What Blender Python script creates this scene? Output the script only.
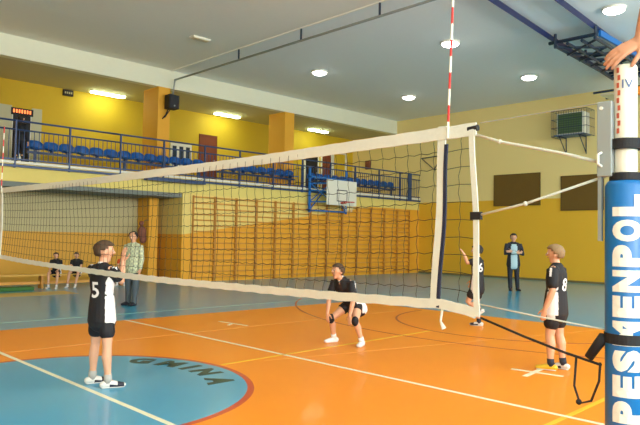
import bpy, bmesh, math, random
import numpy as np
from mathutils import Vector, Matrix
from mathutils.bvhtree import BVHTree
PI = math.pi
random.seed(4)
SC = bpy.context.scene
for _o in list(bpy.data.objects): bpy.data.objects.remove(_o)
COL = SC.collection

# ------------------------------------------------------------ camera, world, light, exposure
F = 634.0
cam_data = bpy.data.cameras.new('camera'); cam_data.sensor_fit = 'HORIZONTAL'
cam_data.sensor_width = 36.0; cam_data.lens = 36.0 * F / 640.0
cam_data.clip_start = 0.05; cam_data.clip_end = 200
cam = bpy.data.objects.new('camera', cam_data); COL.objects.link(cam)
R = Matrix(((0.71538303, -0.04124165, -0.69751434), (-0.69849824, -0.01636224, -0.71542469), (0.0180924, 0.99901522, -0.04051249)))
cam.matrix_world = Matrix.Translation((0, 0, 1.57)) @ R.to_4x4()
SC.camera = cam
w = bpy.data.worlds.new('world'); SC.world = w; w.use_nodes = True
w.node_tree.nodes['Background'].inputs[0].default_value = (0.75, 0.85, 1.0, 1)
w.node_tree.nodes['Background'].inputs[1].default_value = 1.0
SC.view_settings.view_transform = 'Standard'; SC.view_settings.look = 'None'
SC.view_settings.gamma = 1.0; SC.view_settings.use_curve_mapping = False
SC.view_settings.exposure = 0.16

def area_light(name, loc, direction, sx, sy, power, col=(1, .95, .88)):
    l = bpy.data.lights.new(name, 'AREA'); l.shape = 'RECTANGLE'; l.size = sx; l.size_y = sy
    l.energy = power; l.color = col
    o = bpy.data.objects.new(name, l); COL.objects.link(o); o.location = loc
    o.rotation_euler = Vector(direction).to_track_quat('-Z', 'Y').to_euler()
    return o
XMIN, XMAX, YMIN, YMAX, ZC = -15.0, 24.8, -7.0, 18.58, 7.5
WIN_X = [-11, -5, 1, 7, 13, 19]
for i, x in enumerate(WIN_X):                                  # daylight through the long window wall
    area_light('window_daylight', (x, YMIN + .12, 4.6), (0, 1, .22), 4.2, 3.2, 600, (1.0, .99, .94))

# ------------------------------------------------------------ materials
MATS = {}
def mat(name, col, rough=.6, metal=0., spec=.5, noise=0., nscale=8., bump=0., emit=None, estr=0., coat=0.):
    if name in MATS: return MATS[name]
    m = bpy.data.materials.new(name); m.use_nodes = True
    nt = m.node_tree; b = nt.nodes['Principled BSDF']
    b.inputs['Base Color'].default_value = (*col, 1); b.inputs['Roughness'].default_value = rough
    b.inputs['Metallic'].default_value = metal; b.inputs['Specular IOR Level'].default_value = spec
    b.inputs['Coat Weight'].default_value = coat; b.inputs['Coat Roughness'].default_value = .08
    tc = nt.nodes.new('ShaderNodeTexCoord')
    n = nt.nodes.new('ShaderNodeTexNoise'); n.inputs['Scale'].default_value = nscale; n.inputs['Detail'].default_value = 3
    nt.links.new(tc.outputs['Object'], n.inputs['Vector'])
    if noise > 0:
        r = nt.nodes.new('ShaderNodeMixRGB'); r.blend_type = 'MIX'
        r.inputs[1].default_value = (*[max(0, c * (1 - noise)) for c in col], 1)
        r.inputs[2].default_value = (*[min(1, c * (1 + noise)) for c in col], 1)
        nt.links.new(n.outputs['Fac'], r.inputs[0]); nt.links.new(r.outputs[0], b.inputs['Base Color'])
    if bump > 0:
        bp = nt.nodes.new('ShaderNodeBump'); bp.inputs['Strength'].default_value = bump; bp.inputs['Distance'].default_value = .01
        nt.links.new(n.outputs['Fac'], bp.inputs['Height']); nt.links.new(bp.outputs[0], b.inputs['Normal'])
    if emit:
        b.inputs['Emission Color'].default_value = (*emit, 1); b.inputs['Emission Strength'].default_value = estr
    MATS[name] = m; return m
def S(r, g, b):                                                # sRGB 0-255 to linear
    return tuple(((c / 255 + .055) / 1.055) ** 2.4 if c > 10 else c / 255 / 12.92 for c in (r, g, b))

YEL_DEEP = S(236, 184, 48); YEL_PALE = S(240, 218, 146); YEL_MID = S(226, 190, 48)
M_orange = mat('orange_court', S(246, 146, 26), .4, spec=.35, noise=.04, nscale=1.2, coat=.1)
M_blue = mat('blue_floor', S(64, 162, 202), .28, noise=.05, nscale=1.0, coat=.28)
M_white_line = mat('white_line', S(240, 236, 205), .4)
M_yel_line = mat('yellow_line', S(236, 190, 40), .4)
M_soft_line = mat('soft_line', S(236, 158, 70), .4)
M_red_line = mat('red_line', S(170, 70, 35), .4)
M_letter = mat('floor_letter', S(34, 66, 56), .4)
M_circle_red = mat('circle_red', S(200, 70, 40), .35, coat=.2)
M_ceil = mat('ceiling_paint', S(238, 242, 240), .8, noise=.02)
M_ceil2 = mat('ceiling_warm', S(244, 242, 230), .8, noise=.02)
M_beam = mat('beam_paint', S(228, 230, 208), .8, noise=.02)
M_gceil = mat('gallery_ceiling', S(200, 196, 160), .8)
M_gwall = mat('gallery_wall', S(206, 172, 30), .7, noise=.03)
M_pillar = mat('pillar_orange', S(228, 168, 50), .7, noise=.03)
M_fascia = mat('fascia_yellow', S(226, 208, 118), .7, noise=.03)
M_recess_top = mat('recess_grey', S(196, 186, 142), .7, noise=.02)
M_steel_blue = mat('blue_steel', S(38, 66, 112), .4, noise=.05)
M_bright_blue = mat('bright_blue_steel', S(30, 110, 190), .3)
M_truss = mat('truss_paint', S(26, 44, 66), .45)
M_seat = mat('blue_seat', S(36, 122, 220), .4, noise=.04)
M_wood = mat('bar_wood', S(216, 156, 68), .5, noise=.12, nscale=6)
M_wood_dark = mat('bar_upright', S(192, 134, 54), .5, noise=.12, nscale=6)
M_board_brown = mat('brown_board', S(110, 82, 22), .7, noise=.1, nscale=20)
M_white = mat('white_paint', S(228, 228, 214), .5)
M_netwhite = mat('net_tape', S(208, 212, 198), .7, noise=.05, nscale=30, bump=.2)
M_netblack = mat('net_twine', S(26, 26, 24), .8)
M_navy = mat('navy_sleeve', S(24, 34, 60), .7)
M_black = mat('black_webbing', S(22, 22, 26), .7, bump=.2, nscale=200)
M_post = mat('post_white', S(226, 222, 204), .35, noise=.02)
M_pad = mat('blue_pad', S(18, 106, 172), .35, noise=.05, nscale=3, bump=.1)
M_grey_metal = mat('grey_metal', S(158, 166, 166), .4, metal=.3, noise=.04)
M_red = mat('red_paint', S(200, 44, 40), .5)
M_redlet = mat('post_red_letter', S(196, 92, 66), .5)
M_bluelet = mat('post_blue_letter', S(70, 100, 150), .5)
M_doorred = mat('door_maroon', S(120, 56, 28), .5, noise=.1)
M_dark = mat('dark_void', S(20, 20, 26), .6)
M_spk = mat('speaker_black', S(20, 22, 28), .6)
M_skin = mat('skin', S(216, 164, 132), .5, noise=.06, nscale=14)
M_skin2 = mat('skin_forearm', S(196, 138, 104), .5, noise=.06, nscale=14)
M_kit = mat('black_kit', S(22, 23, 30), .75, noise=.1)
M_kitwhite = mat('kit_white', S(228, 230, 232), .7)
M_shoe = mat('shoe_white', S(235, 235, 235), .5)
M_sole = mat('shoe_sole', S(215, 215, 210), .6)
M_shoedark = mat('shoe_dark', S(30, 34, 52), .5)
M_shoeyel = mat('shoe_yellow', S(222, 180, 40), .5)
M_sock = mat('sock_grey', S(170, 170, 165), .8)
M_sockdark = mat('sock_dark', S(40, 44, 60), .8)
M_hair_br = mat('hair_brown', S(78, 58, 38), .7, noise=.25, nscale=60)
M_hair_dk = mat('hair_dark', S(34, 28, 26), .7, noise=.25, nscale=60)
M_hair_bl = mat('hair_fair', S(140, 116, 82), .7, noise=.2, nscale=60)
M_suit = mat('dark_suit', S(26, 32, 46), .7)
M_shirtblue = mat('pale_blue_shirt', S(176, 206, 216), .7)
M_jeans = mat('grey_jeans', S(74, 86, 94), .8, noise=.1, nscale=30)
M_jeansblue = mat('blue_jeans', S(46, 72, 120), .8, noise=.1, nscale=30)
M_maroon = mat('maroon_cloth', S(84, 34, 40), .8)
M_orangecloth = mat('orange_cloth', S(214, 84, 34), .8)
M_rust = mat('rust_cloth', S(128, 76, 58), .8, noise=.3, nscale=12)
M_eye = mat('eye_white', S(230, 228, 220), .3); M_pupil = mat('eye_pupil', S(40, 30, 24), .2); M_lip = mat('lip', S(176, 96, 86), .5)
M_lamp = mat('lamp_glow', (1, 1, 1), .5, emit=(1, .98, .92), estr=14)
M_tube = mat('tube_glow', (1, 1, 1), .5, emit=(.86, 1, .62), estr=20)
M_unlit = mat('unlit_diffuser', S(222, 212, 180), .5)
M_glass = mat('window_glass', (.8, .9, 1), .05, emit=(.85, .93, 1), estr=2.5)
M_mat_green = mat('green_mat', S(60, 110, 50), .8, noise=.3, nscale=10)
M_beige = mat('beige_floor', S(208, 186, 110), .4, noise=.05, coat=.2)
M_led = mat('led_orange', (.9, .2, .05), .5, emit=(1, .22, .05), estr=1.6)
M_acgreen = mat('ac_green', S(60, 92, 50), .6)
M_plaid = None
def plaid():
    m = bpy.data.materials.new('plaid_shirt'); m.use_nodes = True; nt = m.node_tree; b = nt.nodes['Principled BSDF']
    tc = nt.nodes.new('ShaderNodeTexCoord'); ck = nt.nodes.new('ShaderNodeTexChecker'); ck.inputs['Scale'].default_value = 22
    ck.inputs['Color1'].default_value = (*S(206, 214, 176), 1); ck.inputs['Color2'].default_value = (*S(172, 184, 158), 1)
    nt.links.new(tc.outputs['Object'], ck.inputs['Vector']); nt.links.new(ck.outputs[0], b.inputs['Base Color'])
    b.inputs['Roughness'].default_value = .8
    return m
M_plaid = plaid()
def two_tone(name, lo, hi, p0, z0, p1, z1, axis):
    """wall paint: deep colour below a straight painted edge, pale colour above"""
    m = bpy.data.materials.new(name); m.use_nodes = True; nt = m.node_tree; b = nt.nodes['Principled BSDF']
    b.inputs['Roughness'].default_value = .6
    tc = nt.nodes.new('ShaderNodeTexCoord'); sp = nt.nodes.new('ShaderNodeSeparateXYZ'); nt.links.new(tc.outputs['Object'], sp.inputs[0])
    mr = nt.nodes.new('ShaderNodeMapRange'); mr.inputs[1].default_value = p0; mr.inputs[2].default_value = p1
    mr.inputs[3].default_value = z0; mr.inputs[4].default_value = z1; nt.links.new(sp.outputs[axis], mr.inputs[0])
    gt = nt.nodes.new('ShaderNodeMath'); gt.operation = 'GREATER_THAN'; nt.links.new(sp.outputs[2], gt.inputs[0]); nt.links.new(mr.outputs[0], gt.inputs[1])
    mx = nt.nodes.new('ShaderNodeMixRGB'); mx.inputs[1].default_value = (*lo, 1); mx.inputs[2].default_value = (*hi, 1)
    nt.links.new(gt.outputs[0], mx.inputs[0]); nt.links.new(mx.outputs[0], b.inputs['Base Color'])
    return m

# ------------------------------------------------------------ mesh helpers
def link(name, me, m=None, parent=None):
    o = bpy.data.objects.new(name, me); COL.objects.link(o)
    if m is not None:
        me.materials.clear()
        for q in (m if isinstance(m, (list, tuple)) else [m]): me.materials.append(q)
    if parent is not None: o.parent = parent
    return o
def obj(name, bm, m, parent=None, smooth=False):
    me = bpy.data.meshes.new(name)
    bmesh.ops.recalc_face_normals(bm, faces=bm.faces)
    bm.to_mesh(me); bm.free()
    if smooth:
        for p in me.polygons: p.use_smooth = True
    return link(name, me, m, parent)
def tag(o, label=None, cat=None, group=None, kind=None):
    if label: o['label'] = label
    if cat: o['category'] = cat
    if group: o['group'] = group
    if kind: o['kind'] = kind
    return o
def thing(name, label, cat, loc=(0, 0, 0), rz=0, group=None):
    o = bpy.data.objects.new(name, None); COL.objects.link(o); o.location = loc; o.rotation_euler = (0, 0, rz)
    o.empty_display_size = .1
    return tag(o, label, cat, group)
def copy_tree(o, parent=None):
    c = o.copy(); COL.objects.link(c)
    if parent is not None: c.parent = parent
    for ch in list(o.children): copy_tree(ch, c)
    return c
def bx(bm, x0, x1, y0, y1, z0, z1, bev=0, mi=0):
    r = bmesh.ops.create_cube(bm, size=1)
    bmesh.ops.scale(bm, vec=(abs(x1 - x0), abs(y1 - y0), abs(z1 - z0)), verts=r['verts'])
    bmesh.ops.translate(bm, vec=((x0 + x1) / 2, (y0 + y1) / 2, (z0 + z1) / 2), verts=r['verts'])
    if bev:
        es = list({e for v in r['verts'] for e in v.link_edges})
        bmesh.ops.bevel(bm, geom=es, offset=bev, segments=2, affect='EDGES', profile=.5)
    return bm
def B(*a, **k): return bx(bmesh.new(), *a, **k)
def frame_for(d, side=None):
    d = d.normalized()
    s = Vector(side) if side is not None else (Vector((0, 0, 1)).cross(d) if abs(d.z) < .95 else Vector((1, 0, 0)))
    s = (s - d * s.dot(d))
    if s.length < 1e-5: s = Vector((0, 1, 0)) - d * d.y
    s.normalize(); return s, d.cross(s)
def tube(bm, pts, r, n=8, cap=True):
    """a tube of constant or per-point radius through pts"""
    pts = [Vector(p) for p in pts]; rs = r if isinstance(r, (list, tuple)) else [r] * len(pts)
    rings = []; side = None
    for i, p in enumerate(pts):
        d = (pts[min(i + 1, len(pts) - 1)] - pts[max(i - 1, 0)])
        s, f = frame_for(d, side); side = s
        rings.append([bm.verts.new(p + (s * math.cos(2 * PI * k / n) + f * math.sin(2 * PI * k / n)) * rs[i]) for k in range(n)])
    for a, b in zip(rings, rings[1:]):
        for k in range(n): bm.faces.new((a[k], a[(k + 1) % n], b[(k + 1) % n], b[k]))
    if cap: bm.faces.new(rings[0][::-1]); bm.faces.new(rings[-1])
    return bm
def T(pts, r, n=8): return tube(bmesh.new(), pts, r, n)
def loft(bm, secs, n=14):
    """secs: (centre, a, b, side vector); elliptical rings, rounded ends"""
    secs = [(Vector(c), a, b, Vector(s)) for c, a, b, s in secs]
    full = []
    def end(sec, d):
        c, a, b, s = sec; m = min(a, b)
        return [(c + d * m * math.sin(t), a * math.cos(t), b * math.cos(t), s) for t in (PI / 2 * .85, PI / 2 * .6, PI / 2 * .3)]
    d0 = (secs[0][0] - secs[1][0]).normalized(); d1 = (secs[-1][0] - secs[-2][0]).normalized()
    full = end(secs[0], d0) + secs + end(secs[-1], d1)[::-1]
    rings = []
    for i, (c, a, b, sd) in enumerate(full):
        d = full[min(i + 1, len(full) - 1)][0] - full[max(i - 1, 0)][0]
        s, f = frame_for(d, sd)
        rings.append([bm.verts.new(c + s * math.cos(2 * PI * k / n) * a + f * math.sin(2 * PI * k / n) * b) for k in range(n)])
    for a, b in zip(rings, rings[1:]):
        for k in range(n): bm.faces.new((a[k], a[(k + 1) % n], b[(k + 1) % n], b[k]))
    bm.faces.new(rings[0][::-1]); bm.faces.new(rings[-1])
def limb(bm, pts, rs, n=12):
    loft(bm, [(p, r, r, (1, .13, .07)) for p, r in zip(pts, rs)], n)
def ball(bm, c, r, sc=(1, 1, 1), rot=None, seg=14):
    q = bmesh.ops.create_uvsphere(bm, u_segments=seg, v_segments=seg // 2 + 2, radius=r)
    bmesh.ops.scale(bm, vec=sc, verts=q['verts'])
    if rot is not None: bmesh.ops.rotate(bm, cent=(0, 0, 0), matrix=rot, verts=q['verts'])
    bmesh.ops.translate(bm, vec=c, verts=q['verts'])
    return bm
def remeshed(bm, voxel, smooth=2):
    bmesh.ops.recalc_face_normals(bm, faces=bm.faces)
    me = bpy.data.meshes.new('tmp'); bm.to_mesh(me); bm.free()
    o = bpy.data.objects.new('tmp', me); COL.objects.link(o)
    md = o.modifiers.new('r', 'REMESH'); md.mode = 'VOXEL'; md.voxel_size = voxel
    if smooth: s = o.modifiers.new('s', 'SMOOTH'); s.iterations = smooth; s.factor = .5
    dg = bpy.context.evaluated_depsgraph_get()
    out = bpy.data.meshes.new_from_object(o.evaluated_get(dg))
    bpy.data.objects.remove(o); bpy.data.meshes.remove(me)
    for p in out.polygons: p.use_smooth = True
    return out
def text_mesh(s, size, bold=.0, extrude=.001, sx=1.0):
    c = bpy.data.curves.new('t', 'FONT'); c.body = s; c.size = size; c.offset = bold; c.extrude = extrude
    c.align_x = 'CENTER'; c.align_y = 'CENTER'; c.resolution_u = 4
    o = bpy.data.objects.new('t', c); COL.objects.link(o)
    dg = bpy.context.evaluated_depsgraph_get()
    me = bpy.data.meshes.new_from_object(o.evaluated_get(dg)); bpy.data.objects.remove(o)
    for v in me.vertices: v.co.x *= sx
    return me

# ------------------------------------------------------------ structure: floor, ceiling, walls
def struct(name, bm, m): return tag(obj(name, bm, m), kind='structure')
floor = struct('floor', B(XMIN, XMAX, YMIN, 24, -.2, 0), M_blue)
CX0, CX1, CY0, CY1 = -6.14, 11.87, 1.86, 10.88
NX = 2.86; CC = (2.74, 6.38)
def flat(name, pts, z, m):
    bm = bmesh.new(); lo = [bm.verts.new((x, y, .0002)) for x, y in pts]; hi = [bm.verts.new((x, y, z)) for x, y in pts]
    bm.faces.new(hi); n = len(pts)
    for i in range(n): bm.faces.new((lo[i], lo[(i + 1) % n], hi[(i + 1) % n], hi[i]))
    return obj(name, bm, m, floor)
def strip(name, a, b, wd, z, m):
    a, b = Vector(a), Vector(b); d = (b - a).normalized(); q = Vector((-d.y, d.x)) * wd / 2
    return flat(name, [tuple(a - q), tuple(b - q), tuple(b + q), tuple(a + q)], z, m)
flat('court_surface', [(CX0, CY0 - 1.3), (CX1, CY0 - 1.3), (CX1, CY1), (CX0, CY1)], .001, M_orange)
def ring_pts(c, r, n=96): return [(c[0] + r * math.cos(2 * PI * k / n), c[1] + r * math.sin(2 * PI * k / n)) for k in range(n)]
flat('centre_circle_rim', ring_pts(CC, 1.85), .002, M_circle_red)
flat('centre_circle', ring_pts(CC, 1.78), .003, M_blue)
strip('court_line', (NX, CY0), (NX, CY1), .055, .004, M_white_line)
strip('court_line', (5.66, 1.2), (5.66, CY1), .055, .004, M_white_line)
strip('court_line', (4.62, 6.42), (9.1, 6.56), .04, .004, M_yel_line)
strip('court_line', (3.2, 2.5), (11.8, 2.75), .05, .0035, M_yel_line)
strip('court_line', (-5, 11.75), (16, 11.75), .04, .004, mat('blue_floor_line', S(120, 178, 170), .3))
strip('court_line', (-4, 8.85), (11, 8.85), .04, .0035, M_soft_line)
strip('court_line', (7.23, 3.98), (7.31, 3.36), .06, .004, M_white_line)
strip('court_line', (6.95, 3.66), (7.5, 3.73), .06, .0045, M_white_line)
strip('court_line', (6.92, 9.72), (6.98, 8.95), .05, .004, M_white_line)
strip('court_line', (6.75, 9.2), (6.97, 9.35), .05, .0045, M_white_line)
def arc(c, r, a0, a1, wd, z, m, n=40):
    A = [a0 + (a1 - a0) * k / n for k in range(n + 1)]
    flat('court_line', [(c[0] + (r - wd / 2) * math.cos(a), c[1] + (r - wd / 2) * math.sin(a)) for a in A] + [(c[0] + (r + wd / 2) * math.cos(a), c[1] + (r + wd / 2) * math.sin(a)) for a in A[::-1]], z, m)
arc((15.4, 6.4), 7.1, PI * .70, PI * 1.3, .04, .0035, M_red_line)
arc((11.6, 6.1), 2.5, PI * .5, PI * 1.5, .04, .004, M_red_line)
strip('court_line', (5.2, 6.3), (14.0, 4.2), .02, .0028, M_soft_line)
# floor lettering GMINA round the circle, tops outwards
for ch, ang in zip('GMINA', (34, 18, 5.5, -7, -26)):
    me = text_mesh(ch, .38, .024, .0008, 1.05); a = math.radians(ang)
    o = link('floor_letter', me, M_letter, floor); o.location = (CC[0] + 1.50 * math.cos(a), CC[1] + 1.50 * math.sin(a), .0042); o.rotation_euler = (0, 0, a - PI / 2)
# recess floor band
flat('recess_floor_band', [(1.0, 16.4), (7.2, 16.4), (7.2, 17.4), (1.0, 17.4)], .002, M_beige)

bmc = B(XMIN, 11.9, YMIN, 20.0, ZC, ZC + .2); struct('ceiling', bmc, M_ceil2)
tag(obj('ceiling', B(11.9, XMAX, YMIN, 20.0, ZC + .004, ZC + .2), M_ceil), kind='structure')
struct('trim_1', B(11.87, 11.93, YMIN, 20.0, ZC - .03, ZC), M_ceil2)
struct('trim_2', B(XMIN, XMAX, 20.0, 20.3, 6.85, ZC + .2), M_beam)                 # long beam over the gallery
tag(obj('ceiling', B(XMIN, XMAX, 20.3, 23.2, 6.85, 7.05), M_gceil), kind='structure')
M_rw = two_tone('right_wall_paint', YEL_DEEP, YEL_PALE, 0, 3.36, 1, 3.36, 1)
struct('wall_right', B(XMAX, XMAX + .2, YMIN - .2, 23.2, 0, ZC + .2), M_rw)
struct('baseboard_right', B(XMAX - .02, XMAX - .001, YMIN, YMAX, 0, .08), mat('base_dark', S(120, 110, 70), .6))
M_bw = two_tone('bar_wall_paint', S(232, 168, 44), S(234, 210, 122), 11.7, 1.62, 24.8, 3.5, 0)
struct('wall_far', B(11.62, XMAX, YMAX, 20.6, 0, 3.28), M_bw)
struct('wall_gallery_slab', B(XMIN, XMAX, YMAX, 23.2, 3.0, 3.5), M_fascia).location = (0, -.002, 0)
struct('wall_gallery_back', B(XMIN, XMAX, 23.0, 23.2, 3.5, 6.9), M_gwall)
struct('trim_3', B(XMIN, XMAX, 22.0, 23.0, 3.5, 3.85), M_fascia)                    # back step of gallery
M_rec = two_tone('recess_paint', S(214, 160, 52), S(190, 180, 134), 0, 1.62, 1, 1.62, 1)
struct('wall_recess', B(XMIN, 11.62, 20.4, 20.6, 0, 3.0), M_rec)
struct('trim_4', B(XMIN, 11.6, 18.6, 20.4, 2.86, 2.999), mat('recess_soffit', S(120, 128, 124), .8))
struct('wall_pillar_recess', B(10.95, 11.3, 19.6, 20.39, 0, 2.86), M_pillar)
for i, (x0, x1) in enumerate(((5.45, 5.95), (11.4, 11.88), (17.35, 17.87))):
    struct('wall_pillar_' + ('left', 'middle', 'right')[i], B(x0, x1, 20.0, 21.05, 3.5, 6.85), M_pillar)
# unseen sides of the hall: entrance wall and window wall behind the camera
struct('wall_left', B(XMIN - .2, XMIN, YMIN - .2, 23.2, 0, ZC + .2), M_rw)
bm = B(XMIN, XMAX, YMIN - .2, YMIN, 0, 2.9); bx(bm, XMIN, XMAX, YMIN - .2, YMIN, 6.3, ZC + .2)
xs = [XMIN] + [v for x in WIN_X for v in (x - 2.2, x + 2.2)] + [XMAX]
for a, b in zip(xs[0::2], xs[1::2]): bx(bm, a, b, YMIN - .2, YMIN, 2.9, 6.3)
struct('wall_back', bm, M_rw)
for i, x in enumerate(WIN_X):
    wo = tag(thing('window_%d' % (i + 1), None, None, (x, YMIN, 2.9)), kind='structure')
    bm = bmesh.new()
    for q in (-2.2, -.75, .7, 2.15): bx(bm, q, q + .05, -.1, -.04, 0, 3.4)
    for q in (0, 1.7, 3.35): bx(bm, -2.2, 2.2, -.1, -.04, q, q + .05)
    obj('window_frame', bm, M_white, wo)
    obj('window_pane', B(-2.2, 2.2, -.13, -.12, 0, 3.4), M_glass, wo)

# ------------------------------------------------------------ ceiling lamps
def ceiling_lamp(x, y, label, lit=True, src=[None]):
    if lit:
        t = thing('ceiling_lamp', label, 'lamp', (x, y, ZC), 0, 'round ceiling lamps')
        bm = bmesh.new(); tube(bm, [(0, 0, 0), (0, 0, -.06)], [.30, .28], 24); obj('lamp_housing', bm, M_white, t)
        bm = bmesh.new(); ball(bm, (0, 0, -.06), .25, (1, 1, .35), seg=20); obj('diffuser', bm, M_lamp, t, True)
    else:
        t = thing('ceiling_lamp', label, 'lamp', (x, y, ZC), 0)
        obj('lamp_housing', B(-.3, .3, -.12, .12, -.05, 0), M_white, t); obj('diffuser', B(-.27, .27, -.1, .1, -.065, -.05), M_unlit, t)
ceiling_lamp(15.5, 16.05, 'round lit ceiling lamp beside the suspended pipe, above the brown gallery side')
ceiling_lamp(20.7, 16.1, 'round lit ceiling lamp nearest the far room corner')
ceiling_lamp(15.8, 10.76, 'round lit ceiling lamp directly behind the red and white antenna')
ceiling_lamp(20.96, 10.92, 'round lit ceiling lamp left of the folded blue ceiling frame, near the far wall')
ceiling_lamp(16.23, 6.17, 'round lit ceiling lamp at the top right, beyond the blue beam')
ceiling_lamp(10.47, 16.02, 'small unlit rectangular ceiling fitting on the pale left ceiling', False)
for k, (x, y) in enumerate(((15.5, 1.2), (20.9, 1.2), (15.5, -3.8), (4, 5.5), (4, -2), (-4, 5.5), (-4, 12), (-4, -2))):
    ceiling_lamp(x, y, 'round lit ceiling lamp over the unseen side of the hall'); 
# fluorescent fittings over the gallery
for x0, x1, y, lb in ((10.0, 11.35, 22.4, 'long fluorescent fitting over the gallery left of the loudspeaker'), (15.4, 16.7, 22.3, 'long fluorescent fitting over the brown gallery door'), (20.7, 21.95, 22.1, 'long fluorescent fitting over the gallery at its far end')):
    t = thing('fluorescent_light', lb, 'light', (x0, y, 6.85), 0, 'fluorescent fittings over the gallery')
    obj('light_housing', B(0, x1 - x0, -.13, .13, -.04, 0, bev=.01), M_white, t)
    obj('diffuser', B(.03, x1 - x0 - .03, -.11, .11, -.1, -.04, bev=.02), M_tube, t)

# ------------------------------------------------------------ gallery railing, seats, doors
RY = YMAX - .05
xr = [3.0, 6.13, 9.26, 12.39, 15.5, 18.6, 21.7, 24.78]
pos = ['left of the dark doorway', 'in front of the dark doorway and leftmost seats', 'in front of the left row of seats', 'in front of the brown door', 'in front of the middle row of seats', 'behind the white backboard', 'at the far end by the corner']
bal = obj('baluster', T([(0, 0, .14), (0, 0, .93)], .011, 6), M_steel_blue)
first_bal = True
for i, (a, b) in enumerate(zip(xr, xr[1:])):
    t = thing('railing_section', 'blue steel gallery railing section ' + pos[i], 'railing', (a, RY, 3.5), 0, 'gallery railing sections')
    L = b - a
    obj('top_rail', T([(0, 0, 1.2), (L, 0, 1.2)], .028), M_steel_blue, t, True)
    obj('middle_rail', T([(0, 0, .95), (L, 0, .95)], .024), M_steel_blue, t, True)
    obj('bottom_rail', B(0, L, -.02, .02, .1, .14), M_steel_blue, t)
    for px in (.04, L / 2):
        obj('post', B(px - .022, px + .022, -.03, .03, -.12, 1.2), M_steel_blue, t)
    n = 23
    for k in range(1, n):
        if k * 2 == n: continue
        c = bal if first_bal else bal.copy()
        if not first_bal: COL.objects.link(c)
        first_bal = False
        c.parent = t; c.location = (L * k / n, 0, 0)
struct('trim_5', B(XMIN, XMAX, YMAX - .085, YMAX - .003, 3.40, 3.47), M_steel_blue)
struct('trim_6', B(XMIN, XMAX, YMAX - .07, YMAX - .003, 3.5, 3.57), M_white)
obj('ledge', B(10.1, 12.3, YMAX - .35, YMAX - .09, 3.33, 3.39), M_steel_blue); tag(bpy.data.objects['ledge'], 'short blue metal shelf fixed under the railing right of the loudspeaker', 'shelf')

def seat_shell():
    bm = bmesh.new(); n = 7; prof = [(-.0, .29), (-.02, .2), (-.03, .1), (.0, .02), (.12, -.02), (.28, -.01), (.4, .02), (.42, -.02)]
    rows = []
    for k in range(n):
        u = k / (n - 1) * 2 - 1; wd = .24
        rows.append([bm.verts.new((u * wd, -y + .06 * u * u * (1 if z > .05 else 0) * -1, z * (1 - .3 * u ** 4) + (.03 * u * u if z < .1 else 0))) for y, z in prof])
    for a, b in zip(rows, rows[1:]):
        for q in range(len(prof) - 1): bm.faces.new((a[q], a[q + 1], b[q + 1], b[q]))
    bmesh.ops.solidify(bm, geom=bm.faces[:], thickness=.015)
    return bm
seat0 = thing('gallery_seat', '', 'seat'); obj('seat_shell', seat_shell(), M_seat, seat0, True)
obj('seat_bracket', B(-.03, .03, -.2, -.05, -.06, 0), M_steel_blue, seat0)
ORD = ['first', 'second', 'third', 'fourth', 'fifth', 'sixth', 'seventh', 'eighth', 'ninth', 'tenth', 'eleventh', 'twelfth', 'thirteenth', 'fourteenth']
used = False
for rn, x0, n in (('left', 7.15, 13), ('middle', 14.05, 8), ('far', 18.75, 12)):
    sp = .487
    t = thing('seat_beam', 'dark blue steel beam on legs carrying the %s row of blue seats' % rn, 'beam', (x0, 19.75, 3.5), 0, 'beams under the gallery seats')
    obj('beam', B(-.25, sp * (n - 1) + .25, -.05, .05, .47, .54), M_steel_blue, t)
    for q in (0, .5, 1): obj('leg', B(sp * (n - 1) * q - .03, sp * (n - 1) * q + .03, -.04, .04, 0, .47), M_steel_blue, t)
    for k in range(n):
        s = seat0 if not used else copy_tree(seat0); used = True
        s.location = (x0 + k * sp, 19.85, 3.5 + .60)
        tag(s, 'blue plastic seat, %s from the left in the %s gallery row' % (ORD[k], rn), 'seat', 'blue gallery seats')

# doors and openings on the gallery back wall
def gdoor(name, x0, x1, z1, leaf, fr=.07, fm=M_white):
    t = tag(thing(name, None, None, (x0, 23.0, 3.85)), kind='structure'); h = z1 - 3.85; L = x1 - x0
    bm = B(0, fr, -.05, 0, 0, h); bx(bm, L - fr, L, -.05, 0, 0, h); bx(bm, fr, L - fr, -.05, 0, h - fr, h)
    obj('door_frame', bm, fm, t); lf = obj('leaf_or_void', B(fr, L - fr, -.03, 0, 0, h - fr), leaf, t)
    obj('door_handle', B(L - .2, L - .1, -.06, -.03, 1.0, 1.03), M_grey_metal, lf)
    return t
gdoor('door_1', 15.1, 16.02, 5.95, M_doorred, .06, M_doorred)
gdoor('door_2', 7.5, 8.15, 5.88, M_dark, .03)  # open doorway, its unlit inside painted as a dark sheet
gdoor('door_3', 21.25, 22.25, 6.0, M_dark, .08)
gdoor('door_4', 22.4, 23.2, 6.0, M_doorred, .08)
struct('window_11', B(23.25, 23.32, 22.94, 23, 4.6, 6.05), M_white); 
bm = B(24.2, 24.28, 22.94, 23, 4.6, 6.05); bx(bm, 23.3, 24.28, 22.94, 23, 5.98, 6.05); struct('window_12', bm, M_white)
bm = B(6.2, 7.49, 22.95, 23, 3.85, 5.95); bx(bm, 8.16, 8.5, 22.95, 23, 3.85, 5.95); struct('trim_7', bm, mat('door_surround', S(190, 190, 160), .6))
t = thing('led_display', 'dark display box with a row of orange lit marks over the dark doorway', 'display', (7.82, 22.95, 5.66))
obj('display_case', B(-.36, .36, -.06, 0, -.02, .22), M_dark, t)
bm = bmesh.new()
for k in range(7): bx(bm, -.31 + k * .09, -.31 + k * .09 + .05, -.07, -.06, .05, .17)
obj('display_marks', bm, M_led, t)
t = thing('emergency_sign', 'small dark sign box under the gallery ceiling left of the first fluorescent light', 'sign', (9.4, 22.95, 6.70))
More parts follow.
